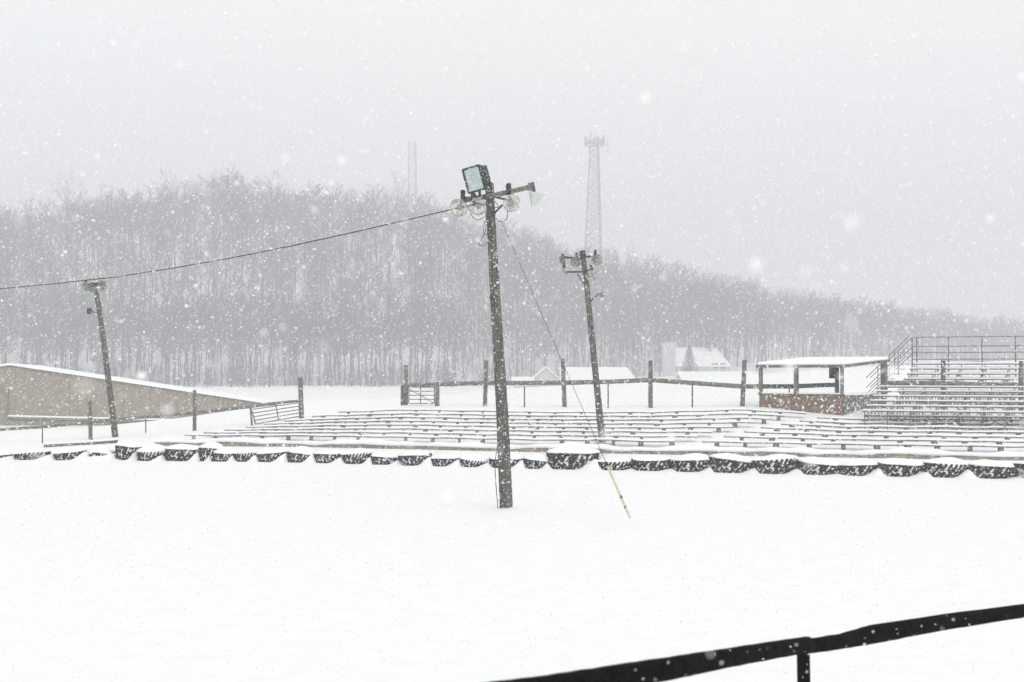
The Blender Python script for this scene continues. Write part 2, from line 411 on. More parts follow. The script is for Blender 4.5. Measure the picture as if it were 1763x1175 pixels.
for i in range(60):
    px = R_.uniform(-330, 1060); y = FS * (222 + 42 * min(max((px - 750) / 150, 0), 1) - 26 * R_.random() ** 2); x = (px - 881.5) / FPX * y
    V, F = bush[R_.randint(5)]; h = FS * R_.uniform(.3, .9)
    VV.append(np.stack([V[:, 0] * h * 1.5, V[:, 1] * h * 1.5, V[:, 2] * h], 1) + np.array([x, y, gz(x, y)])); FF.append(F + off); off += len(V)
forest = mesh_np('forest', np.concatenate(VV), np.concatenate(FF), M_bark)
tag(forest, 'leafless grey winter woodland covering the hillside behind the grandstand', 'forest', kind='stuff')
del VV, FF

def bare_tree(px, D, h, seed, label):
    D *= FS; h *= FS
    x = (px - 881.5) / FPX * D; base = Vector((x, D, gz(x, D)))
    root = thing('bare_tree', base, label, 'tree', 'trees standing out from the wooded hill')
    T, B = tree_segs(random.Random(seed), h, 1.5)
    for nm, sg in (('trunk', T), ('crown', B)):
        V, F = segs_np(sg); o = mesh_np(nm, V, F, M_bark); o.parent = root
for a in [(118, 322, 19, 1, 'tall leafless tree rising highest above the ridge at the far left'),
          (385, 330, 17.5, 2, 'broad leafless tree on the highest point of the wooded ridge'),
          (470, 328, 17, 3, 'leafless tree poking above the ridge just right of its highest point'),
          (688, 333, 18, 4, 'leafless tree on the skyline beside the fainter of the two masts'),
          (282, 329, 17, 5, 'leafless skyline tree between the far left tall tree and the ridge top'),
          (905, 335, 15, 6, 'leafless skyline tree just right of the near light pole head'),
          (1090, 346, 17, 7, 'leafless tree standing alone above the ridge right of the lattice mast'),
          (1160, 352, 15, 8, 'second leafless tree above the ridge right of the lattice mast'),
          (440, 240, 13, 9, 'bare trunked tree at the foot of the wood right of the barn'),
          (585, 238, 14, 10, 'bare tree at the foot of the wood left of the small pipe gate'),
          (640, 240, 12, 11, 'slender bare tree at the edge of the wood above the small pipe gate'),
          (780, 242, 13, 12, 'bare tree at the wood edge just left of the near light pole')]:
    bare_tree(*a)

# evergreen in front of the far house
def evergreen(px, py0, py1, D, label):
    D *= FS
    b = P(px, py0, D); t = P(px, py1, D); h = t.z - b.z
    root = thing('evergreen_tree', b, label, 'tree')
    MB().tube([(b.x, b.y, b.z - .5), (b.x, b.y, b.z + h * .9)], [.16, .03], 8).build('trunk', M_bark, root)
    m = MB(); r = random.Random(4)
    for i in range(1500):
        f = r.random() ** 1.3; z = b.z + .05 * h + f * h * .95; R0 = .40 * h * (1 - f) ** .8 + .04
        az = r.uniform(0, 6.283); q = R0 * r.uniform(.35, 1.08)
        c = Vector((b.x + math.cos(az) * q, b.y + math.sin(az) * q, z - q * .25))
        o = Vector((math.cos(az), math.sin(az), -.35)).normalized(); sd = Vector((-math.sin(az), math.cos(az), 0))
        L = FS * r.uniform(.18, .42); W = FS * r.uniform(.06, .14); n = len(m.v)
        m.v += [c - sd * W, c + o * L, c + sd * W, c - o * L * .4 + Vector((0, 0, .06))]; m.f.append((n, n+1, n+2, n+3))
    m.build('crown', M_ever, root)
evergreen(1187, 643, 596, 240, 'dark conical evergreen in front of the faded upper house')
MS = MB()

# ------------------------------------------------------------------ distant houses
def block_house(px0, px1, D, depth, py_eave, py_ridge, base_z, wall_m, label, axis='x', windows=(), overhang=.3, hip=0., name='house'):
    D *= FS; depth *= FS; base_z = FZS(base_z); overhang *= FS
    a = P(px0, py_eave, D); b = P(px1, py_eave, D); zr = P(px0, py_ridge, D).z; ze = a.z
    cx = (a.x + b.x) / 2; root = thing(name, (cx, D + depth / 2, base_z), label, 'house' if name == 'house' else 'shed')
    x0, x1 = a.x, b.x; y0, y1 = D, D + depth
    w = MB(); n = 0
    if axis == 'x':    # ridge parallel to x, eave towards the camera
        ym = (y0 + y1) / 2
        w.v = [Vector(v) for v in ((x0,y0,base_z),(x1,y0,base_z),(x1,y1,base_z),(x0,y1,base_z),(x0,y0,ze),(x1,y0,ze),(x1,y1,ze),(x0,y1,ze),(x0,ym,zr if not hip else ze),(x1,ym,zr if not hip else ze))]
        w.f = [(0,1,5,4),(2,3,7,6),(1,2,6,9,5),(3,0,4,8,7),(0,3,2,1)]
        r = MB(); t = .22 * FS; o = overhang
        k = (zr - ze) / (ym - y0)
        rv = [Vector((x0-o, y0-o, ze-o*k)), Vector((x1+o, y0-o, ze-o*k)), Vector((x1+o-hip*(x1-x0), ym, zr)), Vector((x0-o+hip*0.0, ym, zr)), Vector((x1+o, y1+o, ze-o*k)), Vector((x0-o, y1+o, ze-o*k))]
        r.v = [v + Vector((0,0,.03)) for v in rv] + [v + Vector((0, 0, t)) for v in rv]
        r.f = [(6,7,8,9),(9,8,10,11),(0,3,2,1),(3,5,4,2),(0,1,7,6),(4,5,11,10),(0,6,9,3),(3,9,11,5),(1,2,8,7),(2,4,10,8)]
    else:              # gable end towards the camera
        xm = (x0 + x1) / 2
        w.v = [Vector(v) for v in ((x0,y0,base_z),(x1,y0,base_z),(x1,y1,base_z),(x0,y1,base_z),(x0,y0,ze),(x1,y0,ze),(x1,y1,ze),(x0,y1,ze),(xm,y0,zr),(xm,y1,zr))]
        w.f = [(0,1,5,8,4),(2,3,7,9,6),(1,2,6,5),(3,0,4,7),(0,3,2,1)]
        r = MB(); t = .22 * FS; o = overhang; k = (zr - ze) / (xm - x0)
        rv = [Vector((x0-o, y0-o, ze-o*k)), Vector((xm, y0-o, zr)), Vector((x1+o, y0-o, ze-o*k)), Vector((x0-o, y1+o, ze-o*k)), Vector((xm, y1+o, zr)), Vector((x1+o, y1+o, ze-o*k))]
        r.v = [v + Vector((0,0,.03)) for v in rv] + [v + Vector((0, 0, t)) for v in rv]
        r.f = [(6,7,10,9),(7,8,11,10),(0,3,4,1),(1,4,5,2),(0,1,7,6),(1,2,8,7),(3,9,10,4),(4,10,11,5),(0,6,9,3),(2,5,11,8)]
    w.build('wall', wall_m, root); rf = r.build('roof', M_cap, root)
    for (wx, wz, ww, wh) in windows:
        wz *= FS; ww *= FS; wh *= FS
        f = MB().box((x0 + wx * (x1 - x0), y0 - .03, base_z + wz), (ww + .16, .06, wh + .16)).build('window', M_cap, root)
        MB().box((x0 + wx * (x1 - x0), y0 - .07, base_z + wz), (ww, .04, wh)).build('pane', M_window, f)
    return root, rf, (x0, x1, y0, y1, ze, zr)

# long tan house: gable end left, roof slope to the right
block_house(912, 968, 188, 7, 657, 634, -.2, M_housewall, 'tan gable end wing of the low faded house beyond the fence', 'y')
block_house(969, 1092, 190, 8, 655, 635, -.2, M_housewall, 'long low snow roofed house beyond the rail fence right of the near pole', 'x', [(.2, 1.7, 1.0, .8), (.55, 1.7, 1.2, .8), (.8, 1.7, 1.0, .8)], hip=.1)
block_house(884, 916, 186, 5, 657, 652, -.2, M_housewall, 'small snow topped lean-to at the left end of the tan house', 'x', name='shed')
root, rf, (hx0, hx1, hy0, hy1, hze, hzr) = block_house(1166, 1256, 262, 9, 630, 600, 2.6, M_housegrey, 'pale upper house behind the dark evergreen', 'x', [(.72, 2.0, 1.2, 1.0), (.88, 2.0, 1.0, 1.0)], hip=.22)
c = P(1151, 590, 261 * FS); zb_ = FZS(2.6)
MB().box((c.x, c.y, (c.z + zb_) / 2), (2.3 * FS, 2.4 * FS, c.z - zb_)).build('chimney', M_housegrey, root)
block_house(1176, 1300, 172, 7, 652, 643, 1.0, M_housegrey, 'low shed with deep snow on its roof in front of the upper house', 'x', name='shed')

# ------------------------------------------------------------------ masts
def mast(px0, px1, pxt0, pxt1, py_b, py_t, D, label, mw, head=True, nb=27):
    D *= FS; mw *= FS
    a0, a1 = P(px0, py_b, D), P(px1, py_b, D); t0, t1 = P(pxt0, py_t, D), P(pxt1, py_t, D)
    wb, wt = a1.x - a0.x, t1.x - t0.x; cb = (a0 + a1) / 2; ct = (t0 + t1) / 2
    gzb = gz(cb.x, D) - 1; H = ct.z - cb.z; ext = (cb.z - gzb) / H
    cg = cb - (ct - cb) * ext; wg = wb + (wb - wt) * ext
    root = thing('lattice_mast', cg, label, 'mast', 'radio masts on the hill')
    cor = lambda f: [cg.lerp(ct, f) + Vector((sx * (wg + (wt - wg) * f) / 2, sy * (wg + (wt - wg) * f) / 2, 0)) for sx, sy in ((-1, -1), (1, -1), (1, 1), (-1, 1))]
    for k in range(4):
        r = mw * (1.5 if k == 1 else 1)
        MB().tube([cor(0)[k], cor(1)[k]], [r * 1.3, r], 6).build('leg', M_tower, root)
    for i in range(nb):
        if i % 3 == 0: mm = MB()
        A, Bc = cor(i / nb), cor((i + 1) / nb)
        for k in range(4):
            j = (k + 1) % 4
            mm.tube([A[k], Bc[j]], mw * .42, 4); mm.tube([A[j], Bc[k]], mw * .42, 4); mm.tube([Bc[k], Bc[j]], mw * .42, 4)
        if i % 3 == 2: mm.build('bracing', M_towerred if (i // 3) % 2 else M_tower, root)
    MB().bar(cor(0)[1] + Vector((-.8, -.1, 0)), cor(1)[1] + Vector((-.5, -.1, 0)), .8, .2, (0, 1, 0)).build('cable_ladder', M_tower, root)
    return root, ct, wt
root, ct, wt = mast(1008, 1034, 1016, 1030, 425, 252, 440, 'nearer lattice mast with a crown of antenna panels', .21)
K = FS
m = MB()
for z in (.2 * K, 1.6 * K):
    m.lathe([(2.3 * K, z), (2.3 * K, z + .25 * K), (2.0 * K, z + .25 * K), (2.0 * K, z)], 16, ct, close=True)
m.lathe([(0, 1.0 * K), (2.1 * K, 1.0 * K), (2.1 * K, 1.12 * K), (0, 1.12 * K)], 16, ct)
m.build('platform', M_tower, root)
for i in range(12):
    a = i * math.pi / 6; rr = (2.5, 2.9, 2.2, 3.3)[i % 4] * K
    MB().box((ct.x + math.cos(a) * rr, ct.y + math.sin(a) * rr, ct.z + (1.1 + (i % 3) * .25) * K), (.6 * K, .6 * K, (2.2 + (i % 3) * .4) * K)).tube([ct + Vector((0, 0, 1.06 * K)), ct + Vector((math.cos(a) * rr, math.sin(a) * rr, 1.06 * K))], .06 * K, 5).build('antenna_panel', M_tower, root)
MB().tube([ct + Vector((4.2, 0, -1.6)) * K, ct + Vector((4.2, 0, 3.0)) * K] if 0 else [ct + Vector((4.2 * K, 0, -1.8 * K)), ct + Vector((4.2 * K, 0, 2.4 * K))], .14 * K, 6).tube([ct + Vector((0, 0, .3)), ct + Vector((4.2 * K, 0, .3))], .08 * K, 6).build('whip_antenna', M_tower, root)
MB().tube([ct, ct + Vector((0, 0, 4 * K))], .12 * K, 6).tube([ct + Vector((-1.6, 0, 1)), ct + Vector((-1.7, 0, 4.3 * K))], .12 * K, 6).build('lightning_rod', M_tower, root)
mast(703, 718, 704, 716, 400, 246, 560, 'more distant mast almost lost in the snow above the ridge', .12, nb=30)

# ------------------------------------------------------------------ barn at left
D = 95.
pk = P(18, 630, D); ev = P(452, 695, D); gb = -1.2; half = ev.x - pk.x
root = thing('barn', (pk.x, D + 10, gb), 'wide tan metal barn with a low snow edged gable at the left', 'barn')
lx = pk.x - half; y1 = D + 6
w_ = MB(); w_.v = [Vector(v) for v in ((lx,D,gb),(ev.x,D,gb),(ev.x,y1,gb),(lx,y1,gb),(lx,D,ev.z),(ev.x,D,ev.z),(ev.x,y1,ev.z-.2),(lx,y1,ev.z-.2),(pk.x,D,pk.z),(pk.x,y1,pk.z-.2))]
w_.f = [(0,1,5,8,4),(2,3,7,9,6),(1,2,6,5),(3,0,4,7),(0,3,2,1)]
w_.build('wall', M_tan, root)
r_ = MB()
for (ex, sg) in ((ev.x + .15, 1), (lx - .15, -1)):
    a = Vector((pk.x, D - .25, pk.z + .04)); b = Vector((ex, D - .25, ev.z + .02)); n = len(r_.v); t = Vector((0, 0, .13)); dd = Vector((0, 6.4, 0))
    dd2 = dd - Vector((0, 0, .12)); r_.v += [a, b, b + t, a + t, a + dd2, b + dd2, b + dd2 + t, a + dd2 + t]
    r_.f += [tuple(n + i for i in f) for f in ((0,1,2,3),(4,7,6,5),(3,2,6,7),(0,4,5,1),(1,5,6,2))]
r_.build('roof', M_cap, root)
m = MB()     # shallow vertical ribs of the cladding
xx = lx + .4
while xx < ev.x - .3:
    zt = pk.z - abs(xx - pk.x) / half * (pk.z - ev.z) - .02
    m.box((xx, D - .015, (gb + zt) / 2), (.05, .03, zt - gb)); xx += .6
m.build('cladding_rib', M_tan, root)
l0, l1 = P(16, 716, D), P(310, 723, D)
m = MB(); m.bar((l0.x, D - .11, l0.z - .12), (l1.x, D - .11, l1.z - .12), .2, .14); m.build('ledge', M_tan2, root)
m = MB(); m.bar((l0.x, D - .12, l0.z), (l1.x, D - .12, l1.z), .22, .1); m.build('ledge_snow', M_cap, root)
m = MB(); d0, d1 = P(12, 672, D), P(12, 740, D)
m.box((d0.x, D - .1, (d0.z + gb) / 2), (.22, .14, d0.z - gb)); m.box((d0.x - 2.2, D - .1, d0.z + .1), (4.6, .14, .18)); m.box((d0.x - 4.4, D - .1, (d0.z + gb) / 2), (.22, .14, d0.z - gb))
m.build('door_frame', M_tan2, root)

# ------------------------------------------------------------------ retaining wall behind the tyres
pts = []
px = 268
while px < 1960: pts.append((px, *at_px(px, 1.6))); px += 12
root = thing('retaining_wall', (pts[0][1], pts[0][2], 0), 'low brown earth coloured wall between the tyres and the front bench row', 'wall')
m = MB(); cp = MB()
for i, (px, x, y) in enumerate(pts):
    zt = .69 + .03 * math.sin(px * .021)
    m.v += [Vector((x, y, -.3)), Vector((x, y, zt)), Vector((x, y + .3, zt)), Vector((x, y + .3, -.3))]
    bl = .05 * math.sin(px * .033) + .03 * math.sin(px * .11); bd = .05 * max(0, math.sin(px * .047 + 2 * math.sin(px * .013)))
    cp.v += [Vector((x, y - .05, zt - .01 - bd)), Vector((x, y - .07 + bl * .3, zt + .07)), Vector((x, y + .08, zt + .14 + bl)), Vector((x, y + .45, zt + .12 + bl * .4)), Vector((x, y + .5, zt - .1))]
    if i:
        n = 4 * i; mm = 5 * i
        for k in range(4): k2 = (k + 1) % 4; m.f.append((n - 4 + k, n - 4 + k2, n + k2, n + k))
        for k in range(4): cp.f.append((mm - 5 + k, mm - 5 + k + 1, mm + k + 1, mm + k))
        cp.f.append((mm - 5 + 4, mm - 5, mm, mm + 4))
m.f += [(0, 1, 2, 3)]
m.build('wall_face', M_stone, root); cp.build('snow_cap', M_cap, root, True)

# ------------------------------------------------------------------ tyres
def proto_tyre():
    R, H = 1.0, 1.0
    c = MB(); c.lathe([(.50, .06), (.56, .0), (.80, .0), (.90, .04), (.93, .16), (.94, .5), (.93, .84), (.90, .96), (.80, 1.0), (.56, 1.0), (.50, .94), (.52, .5)], 40, close=True)
    l = MB(); n = 26
    for k in range(n):
        for half_ in (0, 1):
            a0 = 2 * math.pi * (k + .5 * half_) / n; a1 = a0 + .20 * (1 if half_ else -1)
            z0, z1 = (.46, 0.03) if half_ == 0 else (.54, .97)
            ps = [(math.cos(a0) * .955, math.sin(a0) * .955, z0), (math.cos(a1) * .955, math.sin(a1) * .955, z1)]
            l.bar(ps[0], ps[1], .10, .10, (math.cos(a0), math.sin(a0), 0))
    return c, l
pc, pl = proto_tyre()
MeC = MeL = None
def cap_mesh(seed):
    r = random.Random(seed); m = MB(); n = 28; rings = [(0, 1.0), (.3, .96), (.55, .80), (.75, .62), (.90, .46), (.97, .28), (1.01, .10), (1.0, .0), (.94, -.02)]
    ph = [r.uniform(0, 6.28) for _ in range(3)]; dro = (.1, .45, .2, .6)[seed % 4]
    m.v.append(Vector((0, 0, 1)))
    for (q, h) in rings[1:]:
        for k in range(n):
            t = 2 * math.pi * k / n; wv = 1 + .05 * math.sin(2 * t + ph[0]) + .035 * math.sin(5 * t + ph[1])
            hh = h * (1 + .15 * math.sin(t + ph[2])) if h > 0 else h
            dr = max(0, math.cos(t + .785 + .5 * math.sin(ph[0]))) ** 3 * (q > .9) * r.uniform(.5, 1.1) * dro; hh -= dr * (q - .85) * 8
            m.v.append(Vector((math.cos(t) * q * wv, math.sin(t) * q * wv, hh)))
    for k in range(n): m.f.append((0, 1 + k, 1 + (k + 1) % n))
    for i in range(len(rings) - 2):
        for k in range(n):
            a = 1 + i * n; b = a + n; k2 = (k + 1) % n; m.f.append((a + k, b + k, b + k2, a + k2))
    return m
caps = [None] * 4
LAB = ['half cut tyre at the very left edge of the tyre row', 'second tyre from the left edge, lying alone in the snow', 'third tyre from the left, left of the buried one',
 'tyre almost wholly buried in snow left of the left light pole foot', 'raised square sided tyre standing higher just right of the left light pole foot', 'low lugged tyre right of the raised one by the left pole',
 'wide lugged tyre, second to the right of the raised one by the left pole', 'narrow high set tyre below the left end of the front bench row', 'small tyre right after the narrow high set one at left',
 'second small tyre right of the narrow high set one at left', 'tyre below the left leaning pipe gate', 'tyre below the tall post that ends the left fence', 'tyre just left of the two in front of the small back gate',
 'fifth tyre left of the near light pole', 'small snow choked tyre left of a large dark one, below the small back gate', 'large dark tyre, third to the left of the near light pole', 'second tyre left of the near light pole',
 'small tyre just left of the near light pole', 'tyre crossed by the near light pole', 'low tyre between the near light pole and the tallest tyre', 'tallest and widest tyre, with square sides and thick snow on top',
 'tyre right of the tallest one, crossed by the stay wire', 'second tyre right of the tallest one', 'tyre with a snow drift over its face, third right of the tallest', 'fourth tyre right of the tallest, very dark',
 'broad tyre below the aisle between the bench sections', 'tyre below the left corner of the open shelter', 'shallow tyre below the middle of the open shelter', 'deep dark tyre below the right corner of the open shelter',
 'tyre below the left part of the metal bleachers', 'ribbed tyre below the middle of the metal bleachers', 'last tyre at the right edge of the photo', 'tyre just past the right edge of the row']
for i, (cx, cyy, Rr, H, t) in enumerate(tyres):
    zb = -.10
    root = thing('tyre', (cx, cyy, zb), LAB[i], 'tyre', 'old tractor tyres lying flat along the field edge')
    Hs = H - zb - .02
    root.scale = (Rr, Rr, Hs); root.rotation_euler = (math.radians(rnd.uniform(-3, 3)), math.radians(rnd.uniform(-6, 6)), 0)
    if MeC is None:
        o1 = pc.build('carcass', M_carc, None, True); o2 = pl.build('tread_lugs', M_tyre, None); MeC, MeL = o1, o2
    else:
        o1 = MeC.copy(); o2 = MeL.copy(); COL.objects.link(o1); COL.objects.link(o2)
    o1.parent = root; o2.parent = root
    vi = i % 4
    if caps[vi] is None: caps[vi] = o3 = cap_mesh(50 + vi).build('snow_cap', M_cap, None, True)
    else: o3 = caps[vi].copy(); COL.objects.link(o3)
    o3.parent = root; o3.location = (0, 0, .97); o3.scale = (1.0, 1.0, (rnd.uniform(.11, .25) if H < .56 else .22) / Hs)
MeC.location = (0, 0, 0)

# ------------------------------------------------------------------ bench rows
def bench_row(k, pxa, pxb, label, sect):
    s = 2.3 + 1.1 * k
    xa, ya = at_px(pxa, s); xb, yb = at_px(pxb, s)
    L = math.hypot(xb - xa, yb - ya); root = thing('bench', (xa, ya, gz(xa, ya)), label, 'bench', 'rows of plank benches on the snowy bank')
    n = max(2, int(L / .6)); pl_, sn, r = MB(), MB(), random.Random(int(pxa) * 7 + k)
    prev = None
    for i in range(n + 1):
        f = i / n; x = xa + (xb - xa) * f; y = float(Dt(x)) + s; z = gz(x, y) + .20 + .012 * math.sin(i * 1.7 + k)
        pl_.v += [Vector((x, y - .14, z - .04)), Vector((x, y - .14, z)), Vector((x, y + .14, z)), Vector((x, y + .14, z - .04))]
        h = .045 + .025 * r.random()
        sn.v += [Vector((x, y - .125 - .02 * r.random(), z - .004)), Vector((x, y - .10, z + h * .75)), Vector((x, y, z + h)), Vector((x, y + .11, z + h * .7)), Vector((x, y + .15, z - .004))]
        if i:
            a = 4 * i
            for q in range(4): q2 = (q + 1) % 4; pl_.f.append((a - 4 + q, a - 4 + q2, a + q2, a + q))
            a = 5 * i
            for q in range(5): q2 = (q + 1) % 5; sn.f.append((a - 5 + q, a - 5 + q2, a + q2, a + q))
    for mm, q in ((pl_, 4), (sn, 5)):
        e = len(mm.v) - q; mm.f.append(tuple(range(q))[::-1]); mm.f.append(tuple(e + j for j in range(q)))
    pl_.build('seat_plank', M_plank, root); sn.build('snow_cap', M_cap, root, True)
    t = r.uniform(.3, .7)
    while t < L - .1:
        if r.random() > .08:
            f = t / L; x = xa + (xb - xa) * f; y = float(Dt(x)) + s; z = gz(x, y); hh = .178; w2 = r.choice((.11, .14, .18))
            MB().box((x, y, z + hh / 2 - .03), (w2, .24, hh + .055)).build('support_block', M_block, root)
        t += r.uniform(.98, 1.2)
ordn = ['front', 'second', 'third', 'fourth', 'fifth', 'sixth', 'seventh', 'rearmost']
LS = [(320, 1162), (352, 1199), (388, 1226), (424, 1262), (456, 1297), (491, 1322), (538, 1351), (584, 1386)]
for k, (a, b) in enumerate(LS): bench_row(k, a, b, ordn[k] + ' row of snow covered plank bench in the long section left of the aisle', 'L')
RS = [(1209, 1960), (1246, 1960), (1281, 1960), (1310, 1960), (1345, 1960), (1377, 1960), (1407, 1960)]
for k, (a, b) in enumerate(RS): bench_row(k, a, b, (ordn[k] if k < 6 else 'rearmost') + ' row of snow covered plank bench in the section right of the aisle', 'R')

# ------------------------------------------------------------------ fences
def post(m_, px, pyt, pyb, D, r, lean=0, parent=None, name='post', sink=.4):
    a, b = P(px, pyb, D), P(px + lean, pyt, D)
    d = (a - b).normalized(); a = a + d * sink
    MB().tube([a, a.lerp(b, .5), b], [r * 1.05, r, r * .93], 10).build(name, m_, parent)
def wire_net(m, a0, a1, h, step=.15, r=.0012):
    a0 = Vector(a0); a1 = Vector(a1); L = (a1 - a0).length; n = max(2, int(L / step))
    for i in range(n + 1):
        p = a0.lerp(a1, i / n); m.tube([p, p + Vector((0, 0, h))], r, 3, False)
    k = int(h / step)
    for j in range(k + 1):
        m.tube([a0 + Vector((0, 0, j * step)), a1 + Vector((0, 0, j * step))], r, 3, False)

F = [(699, 629, 700, 68), (835, 621, 697, 66.6), (972, 618, 697, 65.4), (1120, 621, 699, 63.9), (1278, 620, 700, 62.3), (1441, 630, 706, 65.5)]
b0 = P(699, 700, 68)
fence = thing('rail_fence', b0, 'long rail and wire fence with tall square topped posts behind the benches', 'fence')
for i, (px, t, b, D) in enumerate(F): post(M_wood, px, t, b, D, .103, lean=(0, 2, -3, 0, 4, 0)[i], parent=fence)
RL = [(699, 664, 67.8), (760, 662, 67.2), (835, 660, 66.4), (903, 660, 65.8), (972, 659.5, 65.2), (1047, 658, 64.4), (1120, 655, 63.7), (1192, 660, 63), (1278, 666, 62.1), (1359, 666, 63.6), (1441, 663, 65.3)]
MB().tube([P(a, b - .3, c) for a, b, c in RL], .10, 8).build('top_rail', M_rail, fence)
for (px, t, b, D) in ((903, 662, 696, 65.8), (1047, 660, 697, 64.4), (1192, 661, 698, 63), (1359, 668, 705, 63.6)):
    post(M_iron, px, t, b, D, .03, parent=fence, name='steel_post')
m = MB()
for (a, b) in (((835, 66.6), (972, 65.4)), ((972, 65.4), (1120, 63.9)), ((1120, 63.9), (1278, 62.3)), ((1278, 62.3), (1441, 65.5)), ((757, 67.3), (835, 66.6))):
    p, q = P(a[0], 698, a[1]), P(b[0], 699, b[1]); p.y += .12; q.y += .12; wire_net(m, p, q, .95)
m.build('wire_mesh', M_alu, fence)

# small pipe gate at the left end of the back fence
g = thing('pipe_gate', P(728, 698, 67.4), 'small five bar pipe gate between short posts at the left end of the back fence', 'gate')
post(M_wood, 753, 661, 698, 67.2, .105, parent=g, name='gate_post'); post(M_wood, 693, 664, 700, 68.2, .10, parent=g, name='gate_post')
m = MB()
for y in (667, 674, 681, 688, 695): m.tube([P(704, y, 67.7), P(748, y, 67.4)], .025, 6)
for x in (704, 724, 748): m.tube([P(x, 666, 67.6), P(x, 696, 67.6)], .03, 6)
m.tube([P(704, 670, 67.58), P(724, 681, 67.58), P(748, 695, 67.38)], .02, 6)
m.build('gate_frame', M_alu, g)

# left fence running down towards the left pole
F2 = [(519, 650, 719, 67, -2), (335, 672, 743, 64.2, 0), (156, 690, 758, 61.8, -1), (-60, 700, 765, 60, 0)]
fence2 = thing('rail_fence', P(519, 719, 67), 'thin rail fence descending to the left in front of the tan barn', 'fence')
for i, (px, t, b, D, ln) in enumerate(F2): post(M_wood, px, t, b, D, (.12, .085, .085, .1)[i], lean=ln, parent=fence2)
MB().tube([P(*a) for a in ((519, 690, 66.8), (470, 695, 66.1), (430, 701, 65.5), (335, 711, 64), (270, 717, 63.2), (200, 722, 62.3), (156, 727, 61.6), (80, 735, 61), (0, 740, 60.5), (-60, 742, 60))], .062, 8).build('top_rail', M_rail, fence2)
for (px, t, b, D) in ((251, 721, 752, 63), (73, 735, 768, 60.8)): post(M_iron, px, t, b, D, .025, parent=fence2, name='steel_post')
g = thing('pipe_gate', P(476, 728, 65.6), 'slanting open pipe gate leaning beside the tall post right of the barn', 'gate')
m = MB()
La, Lb, Ra, Rb = P(433, 704, 64.6), P(440, 731, 64.6), P(517, 693, 66.4), P(519, 717, 66.4)
m.tube([La, Lb], .032, 6); m.tube([P(475, 698, 65.5), P(480, 724, 65.5)], .03, 6); m.tube([Ra, Rb], .03, 6)
for i in range(5):
    f = i / 4; m.tube([La.lerp(Lb, .05 + .93 * f), Ra.lerp(Rb, .02 + .96 * f)], .026, 6)
m.build('gate_frame', M_alu, g)
MB().tube([P(431, 698, 64.8), P(434, 735, 64.8)], .05, 8).build('gate_post', M_alu, g)

# board edge with snow, left
m = thing('timber_beam', P(140, 764, 60.3), 'dark timber lying in the snow left of the left pole foot', 'beam')
q = [P(76, 767.5, 59.9), P(120, 765.5, 60.1), P(160, 763, 60.4), P(202, 759.5, 60.8)]
mm = MB(); sn = MB()
for i in range(3): mm.bar(q[i], q[i + 1], .3, .09); sn.bar(q[i] + Vector((0, .05, .08)), q[i + 1] + Vector((0, .05, .08)), .34, .08)
mm.build('board', M_wood, m); sn.build('snow_cap', M_cap, m)

# fence in front of the upper bleachers
fence3 = thing('rail_fence', P(1522, 706, 62.6), 'stout rail fence passing between the lower and upper bleachers', 'fence')
F3 = [(1522, 623, 708, 62.6, 0), (1624, 621, 712, 60.6, 0), (1758, 622, 716, 59.4, 0), (1880, 622, 716, 58.6, 0)]
for (px, t, b, D, ln) in F3: post(M_wood, px, t, b, D, .103, lean=ln, parent=fence3)
MB().tube([P(*a) for a in ((1522, 660.5, 62.5), (1570, 660, 61.5), (1624, 661, 60.5), (1690, 663, 59.9), (1758, 664.5, 59.3), (1880, 666, 58.5))], .115, 8).build('top_rail', M_rail, fence3)

# ------------------------------------------------------------------ shelter
ang = math.radians(35); rx = Vector((math.cos(ang), -math.sin(ang), 0)); bx = Vector((math.sin(ang), math.cos(ang), 0))
C0 = P(1452, 711, 60.0); C0.z = 0
W_, DP = 3.84, 4.8
def SH(a, b, z): v = C0 - rx * (W_ - a) + bx * b; return Vector((v.x, v.y, z))     # a along the front from the left corner, b back
zb = 1.80; zw = P(1452, 681, 60).z
sh = thing('shelter', SH(W_ / 2, DP / 2, zb), 'open sided shelter with brown boarded front and flat snow laden roof', 'shelter')
MB().bar(SH(0, 0, (zb + zw) / 2 - .2), SH(W_, 0, (zb + zw) / 2 - .2), .08, zw - zb + .4).build('front_wall', M_brown, sh)
MB().bar(SH(W_, .05, (zb + zw) / 2 - .2), SH(W_, DP, (zb + zw) / 2 - .2), .08, zw - zb + .4).build('side_wall', M_grgr, sh)
m = MB(); m.bar(SH(0, .05, (zb + zw) / 2 - .2), SH(0, DP, (zb + zw) / 2 - .2), .08, zw - zb + .4); m.build('side_wall', M_grgr, sh)
m = MB(); m.bar(SH(-.05, 0, zw + .02), SH(W_ + .05, 0, zw + .02), .14, .05); m.build('wall_coping', M_wood, sh)
m = MB(); m.bar(SH(0, .03, zw + .07), SH(W_, .03, zw + .07), .15, .06); m.bar(SH(W_, 0, zw + .07), SH(W_, DP, zw + .07), .15, .06); m.build('wall_snow', M_cap, sh)
zf, zr_ = 3.82, 4.06
for (a, b, r, mt) in ((.06, 0, .07, M_brpost), (1.72, 0, .08, M_wood), (W_ - .05, 0, .06, M_alu), (W_, DP, .12, M_wood)):
    zt = zf + (zr_ - zf) * b / DP - .05
    MB().box(SH(a, b, (zw + zt) / 2), (r * 2, r * 2, zt - zw), Matrix.Rotation(-ang, 3, 'Z')).build('corner_post', mt, sh)
m = MB(); sn = MB(); n = 10
